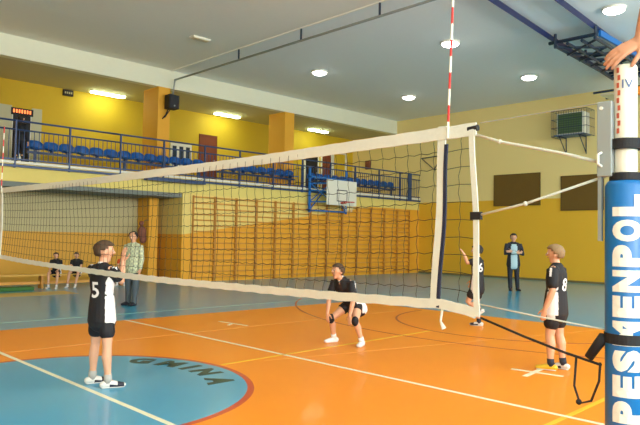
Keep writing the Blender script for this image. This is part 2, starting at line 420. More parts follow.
obj('sign_box', B(-.18, .18, -.05, .05, -.1, .12), M_dark, t)
for k in range(4): obj('sign_mark', B(-.14 + k * .075, -.14 + k * .075 + .045, -.06, -.05, -.03, .04), M_recess_top, t)
t = thing('notice_board', 'white framed notice board with dark sheets on the gallery wall behind the seats', 'board', (13.7, 22.95, 4.4))
obj('board_frame', B(0, 1.0, -.04, .04, 0, 1.0), M_white, t)
bm = bmesh.new()
for k in range(3): bx(bm, .08 + k * .32, .26 + k * .32, -.055, -.04, .12, .88)
obj('sheet', bm, M_truss, t)
bm = B(24.66, 24.78, 21.7, 22.0, 5.2, 5.65, bev=.02); tag(obj('wall_box', bm, M_rust), 'small reddish box on the gallery end wall above the seats', 'box')
bm = bmesh.new(); tube(bm, [(0, 0, 0), (0, 0, .2), (0, 0, .24), (0, 0, .3)], [.05, .05, .022, .022], 12)
o = obj('bottle', bm, M_white, None, True); o.location = (6.35, 18.72, 3.5); tag(o, 'small white bottle standing on the gallery edge by the dark doorway', 'bottle')

# loudspeaker on the pillar and the hanging pipe
t = thing('loudspeaker', 'black loudspeaker on a bracket on the gallery pillar', 'loudspeaker', (11.78, 19.72, 6.05))
obj('cabinet', B(-.2, .2, -.17, .17, 0, .5, bev=.02), M_spk, t)
obj('grille', B(-.17, .17, -.185, -.171, .04, .46), mat('speaker_grille', S(34, 36, 44), .7), t)
bm = bmesh.new(); tube(bm, [(0, -.187, .1), (0, -.2, .1)], .03, 12); obj('badge', bm, M_grey_metal, t)
bm = bmesh.new(); tube(bm, [(-.1, .05, 0), (-.16, .12, -.2), (-.2, .27, -.34)], .022); tube(bm, [(.0, .1, 0), (-.16, .2, -.3)], .018); obj('bracket', bm, M_black, t)
t = thing('hanging_pipe', 'thin grey pipe hung under the ceiling, bending down to the loudspeaker', 'pipe', (11.9, 7, 7.13))
bm = bmesh.new(); tube(bm, [(0, -8, 0), (0, 12.75, 0)], .035); tube(bm, [(0, 12.75, .02), (-.05, 12.78, -.55)], .03); obj('pipe', bm, M_grey_metal, t, True)
for y in (3.2, 6.1, 9.0, 0.2, -3, -6): obj('hanger', T([(0, y, 0), (0, y, .36)], .03, 6), M_truss, t)

# ------------------------------------------------------------ wall bars
BW = .924
def make_bars():
    t = thing('wall_bars', '', 'wall bars')
    for x in (.004, BW - .038): obj('upright', B(x, x + .034, -.075, -.02, .02, 2.96), M_wood_dark, t)
    r = None
    for k in range(15):
        z = .15 + k * .197; y = -.16 if k == 14 else -.075
        if r is None: r = obj('rung', T([(.038, 0, 0), (BW - .038, 0, 0)], .022, 8), M_wood, t, True); q = r
        else: q = r.copy(); COL.objects.link(q)
        q.parent = t; q.location = (0, -.052 if k < 14 else -.09, z)
    return t
wb = make_bars()
for k in range(13):
    t = wb if k == 0 else copy_tree(wb)
    t.location = (12.0 + k * BW, YMAX, 0)
    if k < 7: lb = 'tall wooden wall bars bay, %s from the left end of the run' % ORD[k]
    else: lb = 'tall wooden wall bars bay, %s from the far room corner' % ORD[12 - k]
    tag(t, lb, 'wall bars', 'wooden wall bars along the far wall')

# ------------------------------------------------------------ side hoop
t = thing('basketball_hoop', 'white basketball backboard with red rim on a blue frame under the gallery', 'basketball hoop', (18.38, 17.6, 2.9))
bd = obj('backboard', B(-.86, .86, 0, .03, 0, 1.0), M_white, t)
bm = bmesh.new()
for x in (-.3, .27): bx(bm, x, x + .035, -.006, 0, .15, .62)
for z in (.15, .585): bx(bm, -.265, .27, -.006, 0, z, z + .035)
obj('target_square', bm, M_navy, bd)
bm = bmesh.new(); tube(bm, [(.225 * math.cos(2 * PI * k / 24), -.38 + .225 * math.sin(2 * PI * k / 24), .12) for k in range(25)], .014, 6); bx(bm, -.08, .08, -.17, 0, .06, .13); obj('rim', bm, M_red, t, True)
bm = bmesh.new()
for k in range(12):
    a = 2 * PI * k / 12; b2 = a + .26
    tube(bm, [(.22 * math.cos(a), -.38 + .22 * math.sin(a), .11), (.16 * math.cos(b2), -.38 + .16 * math.sin(b2), -.1), (.12 * math.cos(a), -.38 + .12 * math.sin(a), -.28)], .004, 4)
obj('hoop_net', bm, M_white, t)
bm = bmesh.new()
for x in (-1.12, 1.0): bx(bm, x, x + .09, .74, .80, -.3, 1.5)
for z in (-.25, .55, 1.1): bx(bm, -1.12, 1.09, .74, .80, z, z + .06)
for x in (-.6, .6):
    for z in (.12, .85): tube(bm, [(x, .03, z), (x * 1.7, .77, z)], .03, 6)
    tube(bm, [(x, .04, .15), (x * 1.7, .77, .85)], .022, 6); tube(bm, [(x, .04, .85), (x * 1.7, .77, .15)], .022, 6)
tube(bm, [(-1.08, .77, -.22), (-.3, .77, .55)], .025, 6); tube(bm, [(1.05, .77, -.22), (.3, .77, .55)], .025, 6)
for x in (-1.08, 1.04): tube(bm, [(x, .78, -.2), (x, .965, -.2)], .03, 6)
obj('support_frame', bm, M_bright_blue, t)

# folded bracket and blue panel in the far corner
t = thing('corner_bracket', 'dark steel wall bracket in the far corner above the railing end', 'bracket', (24.73, 18.1, 4.6))
bm = bmesh.new(); tube(bm, [(0, .3, .9), (-.3, -1.0, .9)], .025, 6); tube(bm, [(-.02, .3, .9), (-.1, -.5, .3)], .02, 6); tube(bm, [(-.2, -1.0, .9), (-.1, -.5, .3)], .02, 6); tube(bm, [(-.02, -.5, .3), (-.1, -.5, .3)], .03, 6); obj('bracket_arm', bm, M_truss, t)
tag(obj('blue_panel', B(23.75, 24.0, YMAX - .16, YMAX - .1, 3.45, 4.72), M_steel_blue), 'narrow solid blue panel on the railing by the far corner', 'panel')

# ------------------------------------------------------------ right wall boards and caged unit
for a, b, z0, z1, lb in ((12.38, 14.52, 3.1, 4.46, 'left one of the two dark brown boards on the yellow far right wall'), (9.8, 11.5, 2.85, 4.25, 'right one of the two dark brown boards, partly behind the post')):
    t = thing('wall_board', lb, 'board', (XMAX - .03, (a + b) / 2, z0), 0, 'brown boards on the yellow wall')
    h = (b - a) / 2; obj('board_panel', B(-.02, .03, -h, h, 0, z1 - z0), M_board_brown, t)
    bm = bmesh.new()
    for q in (0, z1 - z0 - .04): bx(bm, -.03, -.02, -h, h, q, q + .04)
    for q in (-h, h - .04): bx(bm, -.03, -.02, q, q + .04, .04, z1 - z0 - .04)
    obj('board_edge', bm, mat('board_edge_brown', S(96, 72, 20), .7), t)
t = thing('air_conditioner', 'caged green and white air unit on wall brackets above the brown boards', 'air conditioner', (XMAX - .04, 10.27, 5.75))
obj('unit_body', B(-.62, -.05, .05, 1.12, .06, .92, bev=.02), M_white, t)
bm = B(-.635, -.62, .1, 1.07, .1, .88)
obj('front_grille', bm, M_acgreen, t)
bm = bmesh.new()
for k in range(9): bx(bm, -.65, -.636, .1, 1.07, .12 + k * .087, .14 + k * .087)
obj('louvre', bm, mat('louvre_green', S(90, 120, 76), .6), t)
bm = bmesh.new(); x0, x1, y0, y1, z0, z1 = -.75, -.01, -.12, 1.28, .0, 1.0
for k in range(15):
    y = y0 + (y1 - y0) * k / 14; tube(bm, [(x0, y, z0), (x0, y, z1)], .008, 4); tube(bm, [(x0, y, z1), (x1, y, z1)], .006, 4)
for k in range(8):
    x = x0 + (x1 - x0) * k / 7
    for y in (y0, y1): tube(bm, [(x, y, z0), (x, y, z1)], .006, 4)
for z in (z0, .33, .66, z1): tube(bm, [(x1, y0, z), (x0, y0, z), (x0, y1, z), (x1, y1, z)], .011, 4)
obj('wire_cage', bm, M_truss, t)
for y in (.2, 1.0):
    bm = bmesh.new(); tube(bm, [(-.7, y, .0), (-.01, y, .0)], .025, 6); tube(bm, [(-.65, y, 0), (-.01, y, -.65)], .02, 6); tube(bm, [(-.02, y, 0), (-.02, y, -.68)], .02, 6); obj('wall_bracket', bm, M_truss, t)
obj('drip_tray', B(-.72, -.05, .0, 1.2, .02, .06), mat('tray_grey', S(110, 130, 150), .5), t)

# ------------------------------------------------------------ folded ceiling basketball frame
t = thing('ceiling_hoop_frame', 'folded blue ceiling-hung basketball frame with two long beams at the top right', 'basketball frame', (13.6, 7.3, 7.2))
BZ = 0
for y0, y1, nm in ((.42, 1.42, 'a'), (-.74, .05, 'b')):
    obj('ceiling_beam', tube(bmesh.new(), [(-3, y0, .2), (9.2, y1, .2)], .09, 4), mat('beam_blue', S(22, 42, 92), .4), t)
for x in (3.3, 5.3, 7.6):
    obj('cross_bar', T([(x, -.45, -.05), (x + .1, .95, .0)], .05, 6), M_truss, t)
bm = bmesh.new()
for k in range(6):
    x = 3.4 + k * .8
    tube(bm, [(x, -.4, -.15), (x + .75, .75, -.2)], .035, 5); tube(bm, [(x, .7, -.15), (x + .75, -.35, -.2)], .035, 5)
for y in (-.4, -.05, .35, .7): tube(bm, [(3.25, y, -.15), (8.3, y + .1, -.22)], .045, 6)
for x in (3.3, 5.3, 7.6):
    for y in (-.4, .72): tube(bm, [(x, y, -.2), (x, y, .2)], .04, 6)
obj('folded_truss', bm, M_truss, t)
obj('bright_channel', B(3.6, 7.4, -.42, -.36, -.02, .14), M_bright_blue, t)
bb = obj('folded_backboard', B(8.6, 9.7, -.2, 1.6, -.5, -.44), M_unlit, t)
bm = bmesh.new()
for x in (8.5, 9.6): tube(bm, [(x, -.3, -.4), (x, 1.8, -.4)], .04, 6)
obj('backboard_support', bm, M_truss, t)

# ------------------------------------------------------------ volleyball post on the right
PX, PY = NX, 1.038
t = thing('volleyball_post', 'white net post in a blue lettered pad at the right edge', 'post', (PX, PY, 0))
bm = bmesh.new(); tube(bm, [(0, 0, 0), (0, 0, 2.335), (0, 0, 2.345)], [.047, .047, .041], 32); obj('post_tube', bm, M_post, t, True)
PR = .084
bm = bmesh.new(); tube(bm, [(0, 0, .02), (0, 0, .03), (0, 0, 1.82), (0, 0, 1.84)], [PR - .012, PR, PR, PR - .012], 40); pad = obj('pad', bm, M_pad, t, True)
face = math.atan2(-PY, -PX)                                    # direction of the hall side the letters face
def wrap(me, R0, ang0, z0, rev=1):
    """lay a flat lettering mesh (x up the post, y round it) on a cylinder"""
    bm = bmesh.new(); bm.from_mesh(me)
    for _ in range(2):
        es = [e for e in bm.edges if e.calc_length() > .03]
        if es: bmesh.ops.subdivide_edges(bm, edges=es, cuts=1)
    bmesh.ops.triangulate(bm, faces=bm.faces)
    for v in bm.verts:
        a = ang0 - v.co.y / R0 * 1.0
        r = R0 + .0015 + v.co.z
        v.co = Vector((r * math.cos(a), r * math.sin(a), z0 + v.co.x))
    return bm
def pad_word(word, z_lo, z_hi, hgt, mt, R0, ang, parent, bold=.012, name='pad_lettering'):
    n = len(word); wts = [.5 if c == 'I' else 1.12 if c == 'M' else 1 for c in word]; tot = sum(wts); z = z_lo
    for c, wt in zip(word, wts):
        me = text_mesh(c, .15, bold, .001); xs = [v.co.x for v in me.vertices]; ys = [v.co.y for v in me.vertices]
        w0, h0 = max(xs) - min(xs), max(ys) - min(ys); L = (z_hi - z_lo) * wt / tot
        for v in me.vertices:
            v.co.x = (v.co.x - (max(xs) + min(xs)) / 2) / w0 * L * .86; v.co.y = (v.co.y - (max(ys) + min(ys)) / 2) / h0 * hgt
        bm = wrap(me, R0, ang, z + L / 2)
        obj(name, bm, mt, parent); z += L
pad_word('PESMENPOL', .815, 1.785, .118, M_white, PR, face + .06, pad, .010)
for z0, z1, r in ((1.978, 2.022, .066), (1.842, 1.875, .066), (1.145, 1.188, .0875)):
    obj('strap', T([(0, 0, z0), (0, 0, z1)], r, 32), M_black, t)
bm = B(-.062, -.03, .036, .1, 1.86, 2.19, bev=.004); bx(bm, -.05, -.03, .084, .1, 1.58, 1.87); bx(bm, -.032, .0, .04, .07, 1.9, 2.1); obj('bracket_plate', bm, M_grey_metal, t)
bm = bmesh.new(); tube(bm, [(-.06, .08, 1.965), (-.085, .085, 1.955), (-.085, .085, 1.915), (-.06, .08, 1.905)], .006, 8)
obj('cleat', bm, M_white, t)
obj('bolt', T([(-.06, .08, 2.16), (-.068, .08, 2.16)], .008, 8), M_white, t)
# red upright marks and a small monogram on the bare post
for k in range(9):
    z = 2.045 + k * .033
    me = bpy.data.meshes.new('m'); bm = B(0, .022, -.006, .006, -.0006, .0006); bm.to_mesh(me); bm.free()
    bm = wrap(me, .048, face - .62 + (.05 if k % 2 else -.05), z); obj('red_letter', bm, M_redlet, t)
me = text_mesh('IV', .055, .0, .0005)
for v in me.vertices: v.co.x, v.co.y = v.co.y, -v.co.x
bm = wrap(me, .048, face + .12, 2.255); obj('monogram', bm, M_bluelet, t)

# unseen partner post at the far end of the net
t = thing('volleyball_post', 'net post beyond the left end of the net', 'post', (NX, 9.75, 0))
bm = bmesh.new(); tube(bm, [(0, 0, 0), (0, 0, 2.34)], .0525, 24); obj('post_tube', bm, M_post, t, True)
bm = bmesh.new(); tube(bm, [(0, 0, .02), (0, 0, 1.84)], PR, 24); obj('pad', bm, M_pad, t, True)

# ------------------------------------------------------------ the net
Y0, Y1 = 1.778, 9.03
def ztop(y):
    u = (y - Y0) / (Y1 - Y0); return 2.150 - .018 * u - .05 * 4 * u * (1 - u) * .5
def zbot(y):
    u = (y - Y0) / (Y1 - Y0); return 1.235 + .015 * u - .055 * 4 * u * (1 - u)
def nx(y, v): return NX + .012 * math.sin(y * 2.1 + v * 3) + .02 * math.sin(v * PI)
net = thing('volleyball_net', 'white-taped black volleyball net stretched across the hall', 'net', (0, 0, 0))
def band(ys, zf, h, th, m, name, wob=.004):
    bm = bmesh.new(); rings = []
    for i, y in enumerate(ys):
        z = zf(y) + wob * math.sin(i * 1.9); x = nx(y, .0)
        rings.append([bm.verts.new((x + dx, y, z + dz)) for dx, dz in ((-th, -h / 2), (-th * 1.05, 0), (-th, h / 2), (th, h / 2), (th * 1.05, 0), (th, -h / 2))])
    for a, b in zip(rings, rings[1:]):
        for k in range(6): bm.faces.new((a[k], a[(k + 1) % 6], b[(k + 1) % 6], b[k]))
    bm.faces.new(rings[0][::-1]); bm.faces.new(rings[-1])
    return obj(name, bm, m, net)
ysl = [Y0 + (Y1 - Y0) * k / 120 for k in range(121)]
band(ysl, lambda y: ztop(y), .068, .006, M_netwhite, 'top_tape', .0015)
def zb2(y): return zbot(y) - (.04 * max(0, (1.95 - y) / .2) if y < 1.95 else 0)
band(ysl, zb2, .052, .006, M_netwhite, 'bottom_tape', .003)
tube_end = obj('tape_rod', T([(NX, Y0 - .006, ztop(Y0) + .008), (NX, Y0 + .05, ztop(Y0) + .004)], .017, 10), M_black, net)
def vband(y, wd, m, name, x=NX - .01, ext0=.03, ext1=.02, th=.005, lean=0.):
    bm = bmesh.new(); rings = []
    for k in range(17):
        v = k / 16; z = (zbot(y) - ext1) * (1 - v) + (ztop(y) + ext0) * v; yy = y + .004 * math.sin(v * 9) - lean * (v - .5); xx = x + .01 * math.sin(v * PI)
        rings.append([bm.verts.new((xx + dx, yy + dy, z)) for dx, dy in ((-th, -wd / 2), (-th, wd / 2), (th, wd / 2), (th, -wd / 2))])
    for a, b in zip(rings, rings[1:]):
        for k in range(4): bm.faces.new((a[k], a[(k + 1) % 4], b[(k + 1) % 4], b[k]))
    bm.faces.new(rings[0][::-1]); bm.faces.new(rings[-1]); return obj(name, bm, m, net)
vband(2.005, .05, M_netwhite, 'side_band', ext0=.04, lean=.045)
vband(1.978, .02, M_navy, 'antenna_sleeve', x=NX - .012, ext0=-.06, lean=.045)
vband(Y0 + .004, .03, M_netwhite, 'end_band', ext0=0.0, ext1=.05, lean=-.04)
vband(9.0, .06, M_netwhite, 'side_band')
def antenna(y):
    z0 = ztop(y) - .03; pts = [(NX - .02, y - .035 * max(0, k * .088), z0 + k * .088) for k in range(11)]
    bm = tube(bmesh.new(), pts, .0065, 8); me_o = obj('antenna', bm, [M_red, M_white], net)
    for p in me_o.data.polygons: p.material_index = 1 if int((p.center.z - z0) / .088) % 2 == 0 else 0
antenna(1.945); antenna(9.0)
# netting: square mesh, strings slightly slack
bm = bmesh.new(); rnd = random.Random(2)
def npt(y, v):
    return (nx(y, v), y + .008 * math.sin(v * 7 + y * 5), zb2(y) * (1 - v) + ztop(y) * v)
cell = .092; y = Y0 + .1; off = 0
cols = []
while y < Y1 - .02:
    if abs(y - 1.96) > .03: cols.append(y)
    y += cell
for y in cols:
    w1, w2 = rnd.uniform(-.006, .006), rnd.uniform(-.006, .006)
    tube(bm, [tuple(Vector(npt(y, v / 20)) + Vector((0, (w1 + w2 * math.sin(v)) * math.sin(v / 20 * PI) + .004 * (1 if v % 2 else -1), 0))) for v in range(21)], .0018, 4)
for r in range(1, 10):
    pts = []
    for k in range(len(cols)):
        p = Vector(npt(cols[k], r / 10)); pts.append(p)
        if k < len(cols) - 1:
            q = Vector(npt((cols[k] + cols[k + 1]) / 2, r / 10)); q.z -= .006 + rnd.uniform(0, .004); pts.append(q)
    pts = [Vector(npt(Y0 + .02, r / 10))] + pts + [Vector(npt(Y1, r / 10))]
    tube(bm, pts, .0018, 4)
obj('netting', bm, M_netblack, net)
bm = bmesh.new(); tube(bm, [(NX, 1.98, zbot(2) - .02), (NX - .01, 1.985, zbot(2) - .09), (NX, 1.97, zbot(2) - .13)], [.008, .006, .014], 8); obj('tassel', bm, M_netwhite, net)
obj('net_rope', T([(NX, Y0, ztop(Y0) - .03), (NX - .01, 1.64, 2.07), (NX - .02, 1.3, 1.98), (NX - .03, 1.13, 1.925)], .0075, 8), M_netwhite, net, True)
obj('net_rope', T([(NX, Y0 - .0, 1.70), (NX - .01, 1.5, 1.755), (NX - .03, 1.11, 1.865)], .006, 8), M_netwhite, net, True)
for y, z in ((1.5, 1.755), (1.64, 2.07)): obj('rope_knot', ball(bmesh.new(), (NX - .01, y, z), .012), M_netwhite, net, True)
obj('clip', B(NX - .012, NX + .012, Y0 - .03, Y0 + .03, 1.68, 1.72), M_black, net)
obj('net_cable', T([(NX, Y0 - .02, 2.18), (NX - .01, 1.15, 2.195)], .0025, 6), M_grey_metal, net)
obj('net_rope', T([(NX, Y0 - .01, 1.25), (NX - .01, 1.45, 1.22), (NX - .02, 1.12, 1.195)], .004, 6), M_netwhite, net, True)
cord = obj('net_cord', T([(NX, Y0 - .03, 1.18), (NX - .01, 1.5, 1.115), (NX - .02, 1.3, 1.07), (NX - .03, 1.13, 1.04)], .006, 8), M_black, net, True)
bm = bmesh.new(); tube(bm, [(NX - .02, 1.245, 1.06), (NX - .03, 1.25, .93), (NX - .04, 1.22, .86), (NX - .04, 1.17, .88), (NX - .03, 1.14, .97), (NX - .03, 1.135, 1.05)], .0055, 8); ball(bm, (NX - .04, 1.225, .865), .013)
obj('cord_loop', bm, M_black, cord, True)
bm = bmesh.new(); tube(bm, [(NX - .03, 1.185, 1.065), (NX - .03, 1.15, 1.12), (NX - .04, 1.115, 1.165)], [.02, .022, .024], 8)
obj('webbing_strap', bm, M_black, net, True)

# ------------------------------------------------------------ umpire stand behind the post
t = thing('umpire_stand', 'blue padded umpire stand with orange rail top at the right edge', 'umpire stand', (3.4, .72, 0))
for x in (-.27, .27):
    for y in (-.3, .3): obj('leg', T([(x, y, 0), (x, y, 1.38)], .022), M_steel_blue, t)
obj('platform', B(-.3, .3, -.34, .34, 1.38, 1.42), M_wood, t)
obj('guard_pad', B(-.31, -.27, -.34, .335, 1.45, 2.26, bev=.01), M_pad, t)
obj('guard_rail', B(-.32, -.26, -.34, .345, 2.262, 2.3), mat('rail_orange', S(220, 140, 50), .5), t)
bm = bmesh.new()
for y in (-.3, .28): tube(bm, [(-.24, y, 1.42), (-.24, y, 2.26)], .018)
obj('guard_post', bm, M_steel_blue, t)
bm = bmesh.new()
for k in range(5): bx(bm, .32, .36, -.3, .3, .25 + k * .25, .28 + k * .25)
for y in (-.3, .3): tube(bm, [(.34, y, 0), (.34, y, 1.4)], .02)
obj('ladder', bm, M_steel_blue, t)

# ------------------------------------------------------------ bench, bag, mats in the recess
t = thing('gym_bench', 'long low wooden gym bench in the recess under the gallery', 'bench', (7.0, 18.53, 0))
obj('bench_top', B(-2.9, 2.9, -.14, .14, .36, .40, bev=.008), mat('bench_wood', S(214, 170, 80), .5, noise=.08), t)
for x in (-2.4, 0, 2.4): obj('leg', B(x - .03, x + .03, -.12, .12, 0, .36), M_wood_dark, t)
obj('bench_rail', B(-2.9, 2.9, -.02, .02, .12, .2), M_wood, t)
bm = bmesh.new(); ball(bm, (0, 0, .14), .4, (1.3, .42, .42), seg=18); bx(bm, -.2, .2, -.02, .02, .28, .33)
o = obj('sports_bag', bm, mat('bag_dark', S(34, 44, 40), .8, noise=.2), None, True); o.location = (5.2, 18.53, .41); tag(o, 'dark sports bag lying on the left end of the bench', 'bag')
tag(obj('green_mat', B(5.2, 6.6, 17.9, 18.25, 0, .1, bev=.02), M_mat_green), 'folded green mat on the floor in front of the bench', 'mat')
bm = bmesh.new(); ball(bm, (0, 0, 0), .16, (1, .7, 1.3), seg=14); ball(bm, (.02, -.04, -.22), .13, (1, .7, 1.2), seg=14); ball(bm, (-.03, 0, .3), .09, (1, .8, 1), seg=12)
o = link('hanging_bundle', remeshed(bm, .02, 3), M_rust); o.location = (10.62, 19.45, 1.66); tag(o, 'rust red and brown bundle hanging at the edge of the recess pillar', 'bundle')
t = o
bm = T([(0, .05, .3), (.2, .14, .42), (.34, .16, .42)], .01, 6); obj('hook', bm, M_truss, t)

# ------------------------------------------------------------ people
def V(*a): return Vector(a)
def hand(bm, wrist, d, normal, side, s, curl=.35, spread=.12):
    """palm + four fingers + thumb. d: towards fingertips, normal: palm normal (palm faces this way), side: +1/-1 thumb side"""
    d = d.normalized(); nrm = (normal - d * normal.dot(d)).normalized(); lat = d.cross(nrm).normalized() * side   # towards thumb
    L = s * .108
    pl = L * .50; a = L * .20
    loft(bm, [(wrist, s * .0165, s * .0125, lat), (wrist + d * pl * .35, a * .95, L * .085, lat), (wrist + d * pl * .75, a * 1.08, L * .075, lat), (wrist + d * pl, a * .98, L * .06, lat)], 12)
    for k, (ln, off) in enumerate(((.42, .75), (.49, .26), (.45, -.24), (.35, -.70))):
        p = wrist + d * pl * (.95 - .04 * abs(off)) + lat * a * off
        fd = (d + lat * off * spread).normalized(); pts = [p - fd * pl * .2]; r = L * .052
        ax = fd.cross(nrm)
        cur = p; pts.append(cur); q = fd
        for j, f in enumerate((.45, .32, .23)):
            ang = curl * (.7, 1.0, .8)[j]
            q = (q * math.cos(ang) + nrm * math.sin(ang)).normalized()
            nn = nrm - q * nrm.dot(q); nrm2 = nn.normalized() if nn.length > 1e-4 else nrm
            cur = cur + q * L * ln * f; pts.append(cur)
        limb(bm, pts, [r * 1.1, r * 1.08, r, r * .92, r * .78], 8)
    p = wrist + d * pl * .2 + lat * a * .7
    td = (d * .65 + lat * .75 + nrm * .25).normalized()
    p2 = p + td * L * .24; td2 = (d * .9 + lat * .35 + nrm * .25).normalized(); p3 = p2 + td2 * L * .17; p4 = p3 + (td2 + nrm * curl * .6).normalized() * L * .12
    limb(bm, [p - td * L * .05, p, p2, p3, p4], [L * .07, L * .08, L * .065, L * .058, L * .045], 8)

def person(name, label, cat, loc, rz, H, J=None, hair=M_hair_br, top='kit', legs='shorts', shoe=M_shoe, shoe2=None, sock=M_sock, head=(0, 0), sleeve=.62,
           voxel=.008, number=None, num_side=None, skin=M_skin, build=1.0, hands=None, top_m=None, leg_m=None, bald=False, group=None, short=.56, hair_long=0.):
    """J: joints in fractions of H. forward is +Y, the person's right is +X."""
    P = dict(pel=V(0, 0, .53), chest=V(0, -.005, .72), neck=V(0, -.008, .825), head=V(0, .008, .925),
             sR=V(.108, -.005, .80), sL=V(-.108, -.005, .80), eR=V(.135, -.01, .635), eL=V(-.135, -.01, .635), wR=V(.14, .03, .485), wL=V(-.14, .03, .485),
             hR=V(.052, 0, .50), hL=V(-.052, 0, .50), kR=V(.058, .008, .28), kL=V(-.058, .008, .28), aR=V(.062, -.01, .045), aL=V(-.062, -.01, .045),
             tR=V(.15, 1, 0), tL=V(-.15, 1, 0), hdR=V(0, .2, -1), hdL=V(0, .2, -1), hnR=V(-1, .1, 0), hnL=V(1, .1, 0), cR=.35, cL=.35, ch=V(1, 0, 0))
    if J: P.update(J)
    g = lambda k: P[k] * H
    t = thing(name, label, cat, loc, rz, group)
    sh = (g('sR') - g('sL')).normalized(); hp = (g('hR') - g('hL')).normalized()
    b = build; pel, che, nek, hed = g('pel'), g('chest'), g('neck'), g('head')
    def torso(bm, e=0., low=.0):
        mid = (pel * .45 + che * .55)
        loft(bm, [(pel - (che - pel).normalized() * H * .03, (.086 * b) * H + e, (.062 * b) * H + e, hp), (pel, (.092 * b) * H + e, (.066 * b) * H + e, hp), (pel * .6 + che * .4, (.078 * b) * H + e, (.056 * b) * H + e, hp + sh),
                  (che, (.098 * b) * H + e, (.066 * b) * H + e, sh), (che * .45 + nek * .55, (.105 * b) * H + e, (.06 * b) * H + e, sh), (che * .12 + nek * .88, (.062 * b) * H + e * .8, (.042 * b) * H + e * .8, sh)], 20)
    # ---- body: one continuous surface
    bm = bmesh.new(); torso(bm)
    yaw, pit = head
    hR = Matrix.Rotation(math.radians(yaw), 3, 'Z') @ Matrix.Rotation(math.radians(pit), 3, 'X')
    fw, up, sd = hR @ V(0, 1, 0), hR @ V(0, 0, 1), hR @ V(1, 0, 0)
    hh = .068 * H if H < 1.65 else .064 * H
    limb(bm, [nek - V(0, 0, .03 * H), nek, hed - up * hh * .5], [.036 * H, .031 * H, .032 * H])
    for s_, a_, e_, w_ in (('sR', 'eR', 'wR', 1), ('sL', 'eL', 'wL', -1)):
        S_, E_, W_ = g(s_), g(a_), g(e_)
        limb(bm, [S_ - sh * w_ * .02 * H, S_, S_ * .5 + E_ * .5, E_, E_ * .65 + W_ * .35, W_], [q * H * b for q in (.034, .033, .028, .0235, .0245, .0165)])
        limb(bm, [W_, W_ + (W_ - E_).normalized() * .008 * H], [.0165 * H, .0165 * H])
    hand(bm, g('wR'), P['hdR'], P['hnR'], P.get('thR', 1), H, P['cR']); hand(bm, g('wL'), P['hdL'], P['hnL'], P.get('thL', -1), H, P['cL'])
    for s_, a_, e_ in (('hR', 'kR', 'aR'), ('hL', 'kL', 'aL')):
        S_, E_, W_ = g(s_), g(a_), g(e_)
        back = V(0, -.006, 0) * H
        limb(bm, [S_, S_ * .6 + E_ * .4, E_, E_ * .7 + W_ * .3 + back, E_ * .3 + W_ * .7, W_], [q * H * b for q in (.056, .047, .033, .036, .025, .021)])
        fd = P['tR' if s_ == 'hR' else 'tL'].normalized()
        limb(bm, [W_, W_ + fd * .07 * H - V(0, 0, .022 * H)], [.022 * H, .014 * H])
    # head: skull, jaw, nose, ears
    rot = Matrix((sd, fw, up)).transposed()
    ball(bm, hed + up * hh * .18 - fw * hh * .05, hh, (.80, .93, .86), rot, 18)
    loft(bm, [(hed + up * hh * .1 + fw * hh * .15, hh * .62, hh * .6, sd), (hed - up * hh * .45 + fw * hh * .2, hh * .52, hh * .5, sd), (hed - up * hh * .82 + fw * hh * .34, hh * .3, hh * .28, sd)], 14)
    limb(bm, [hed + up * hh * .18 + fw * hh * .84, hed - up * hh * .12 + fw * hh * 1.0, hed - up * hh * .16 + fw * hh * .82], [hh * .07, hh * .12, hh * .13], 8)
    for w_ in (1, -1): ball(bm, hed + sd * w_ * hh * .8 - fw * hh * .02 - up * hh * .05, hh * .23, (.35, .8, 1.2), rot, 10)
    body = link('body', remeshed(bm, voxel, 2), skin, t)
    # face details
    for w_ in (1, -1):
        bm = ball(bmesh.new(), hed + sd * w_ * hh * .32 + fw * hh * .80 + up * hh * .1, hh * .115, (1, .6, .7), rot, 8); e_ = obj('eye', bm, M_eye, t, True)
        bm = ball(bmesh.new(), hed + sd * w_ * hh * .32 + fw * hh * .86 + up * hh * .1, hh * .06, seg=8); obj('pupil', bm, M_pupil, e_, True)
    bm = ball(bmesh.new(), hed + fw * hh * .80 - up * hh * .42, hh * .2, (1, .4, .28), rot, 8); obj('mouth', bm, M_lip, t, True)
    # hair: cap over the skull, open at the face
    bm = bmesh.new(); q = bmesh.ops.create_uvsphere(bm, u_segments=26, v_segments=18, radius=hh)
    rr = random.Random(hash(label) % 1000 if False else len(label))
    kill = []
    for v in bm.verts:
        c = v.co / hh
        line = (.38 if c.y > .35 else (-.2 if c.y > -.15 else -.72 - hair_long)) + .07 * math.sin(c.x * 9 + c.y * 5)
        if bald and c.y > -.1 and c.z > .3 and abs(c.x) < .6: kill.append(v); continue
        if c.z < line: kill.append(v)
    for v in bm.verts:
        k = 1.10 + rr.uniform(0, .06) + (.05 if v.co.z > 0 else 0)
        v.co = Vector((v.co.x * .82 * k, v.co.y * .96 * k, v.co.z * .88 * k))
    bmesh.ops.delete(bm, geom=kill, context='VERTS')
    bmesh.ops.solidify(bm, geom=bm.faces[:], thickness=hh * .14)
    bmesh.ops.transform(bm, matrix=Matrix.Translation(hed + up * hh * .18 - fw * hh * .05) @ rot.to_4x4(), verts=bm.verts)
    obj('hair', bm, hair, t, True)
    # ---- top
    ml = {'kit': M_kit}.get(top, top_m)
    bm = bmesh.new(); torso(bm, .010 * H if top != 'suit' else .014 * H)
    lo = pel - (che - pel).normalized() * H * (.04 if top != 'kit' and top != 'suit' else .08)
    loft(bm, [(lo, .120 * b * H, .09 * b * H, hp), (pel, .112 * b * H, .084 * b * H, hp), (pel * .5 + che * .5, .1 * b * H, .074 * b * H, hp)], 20)
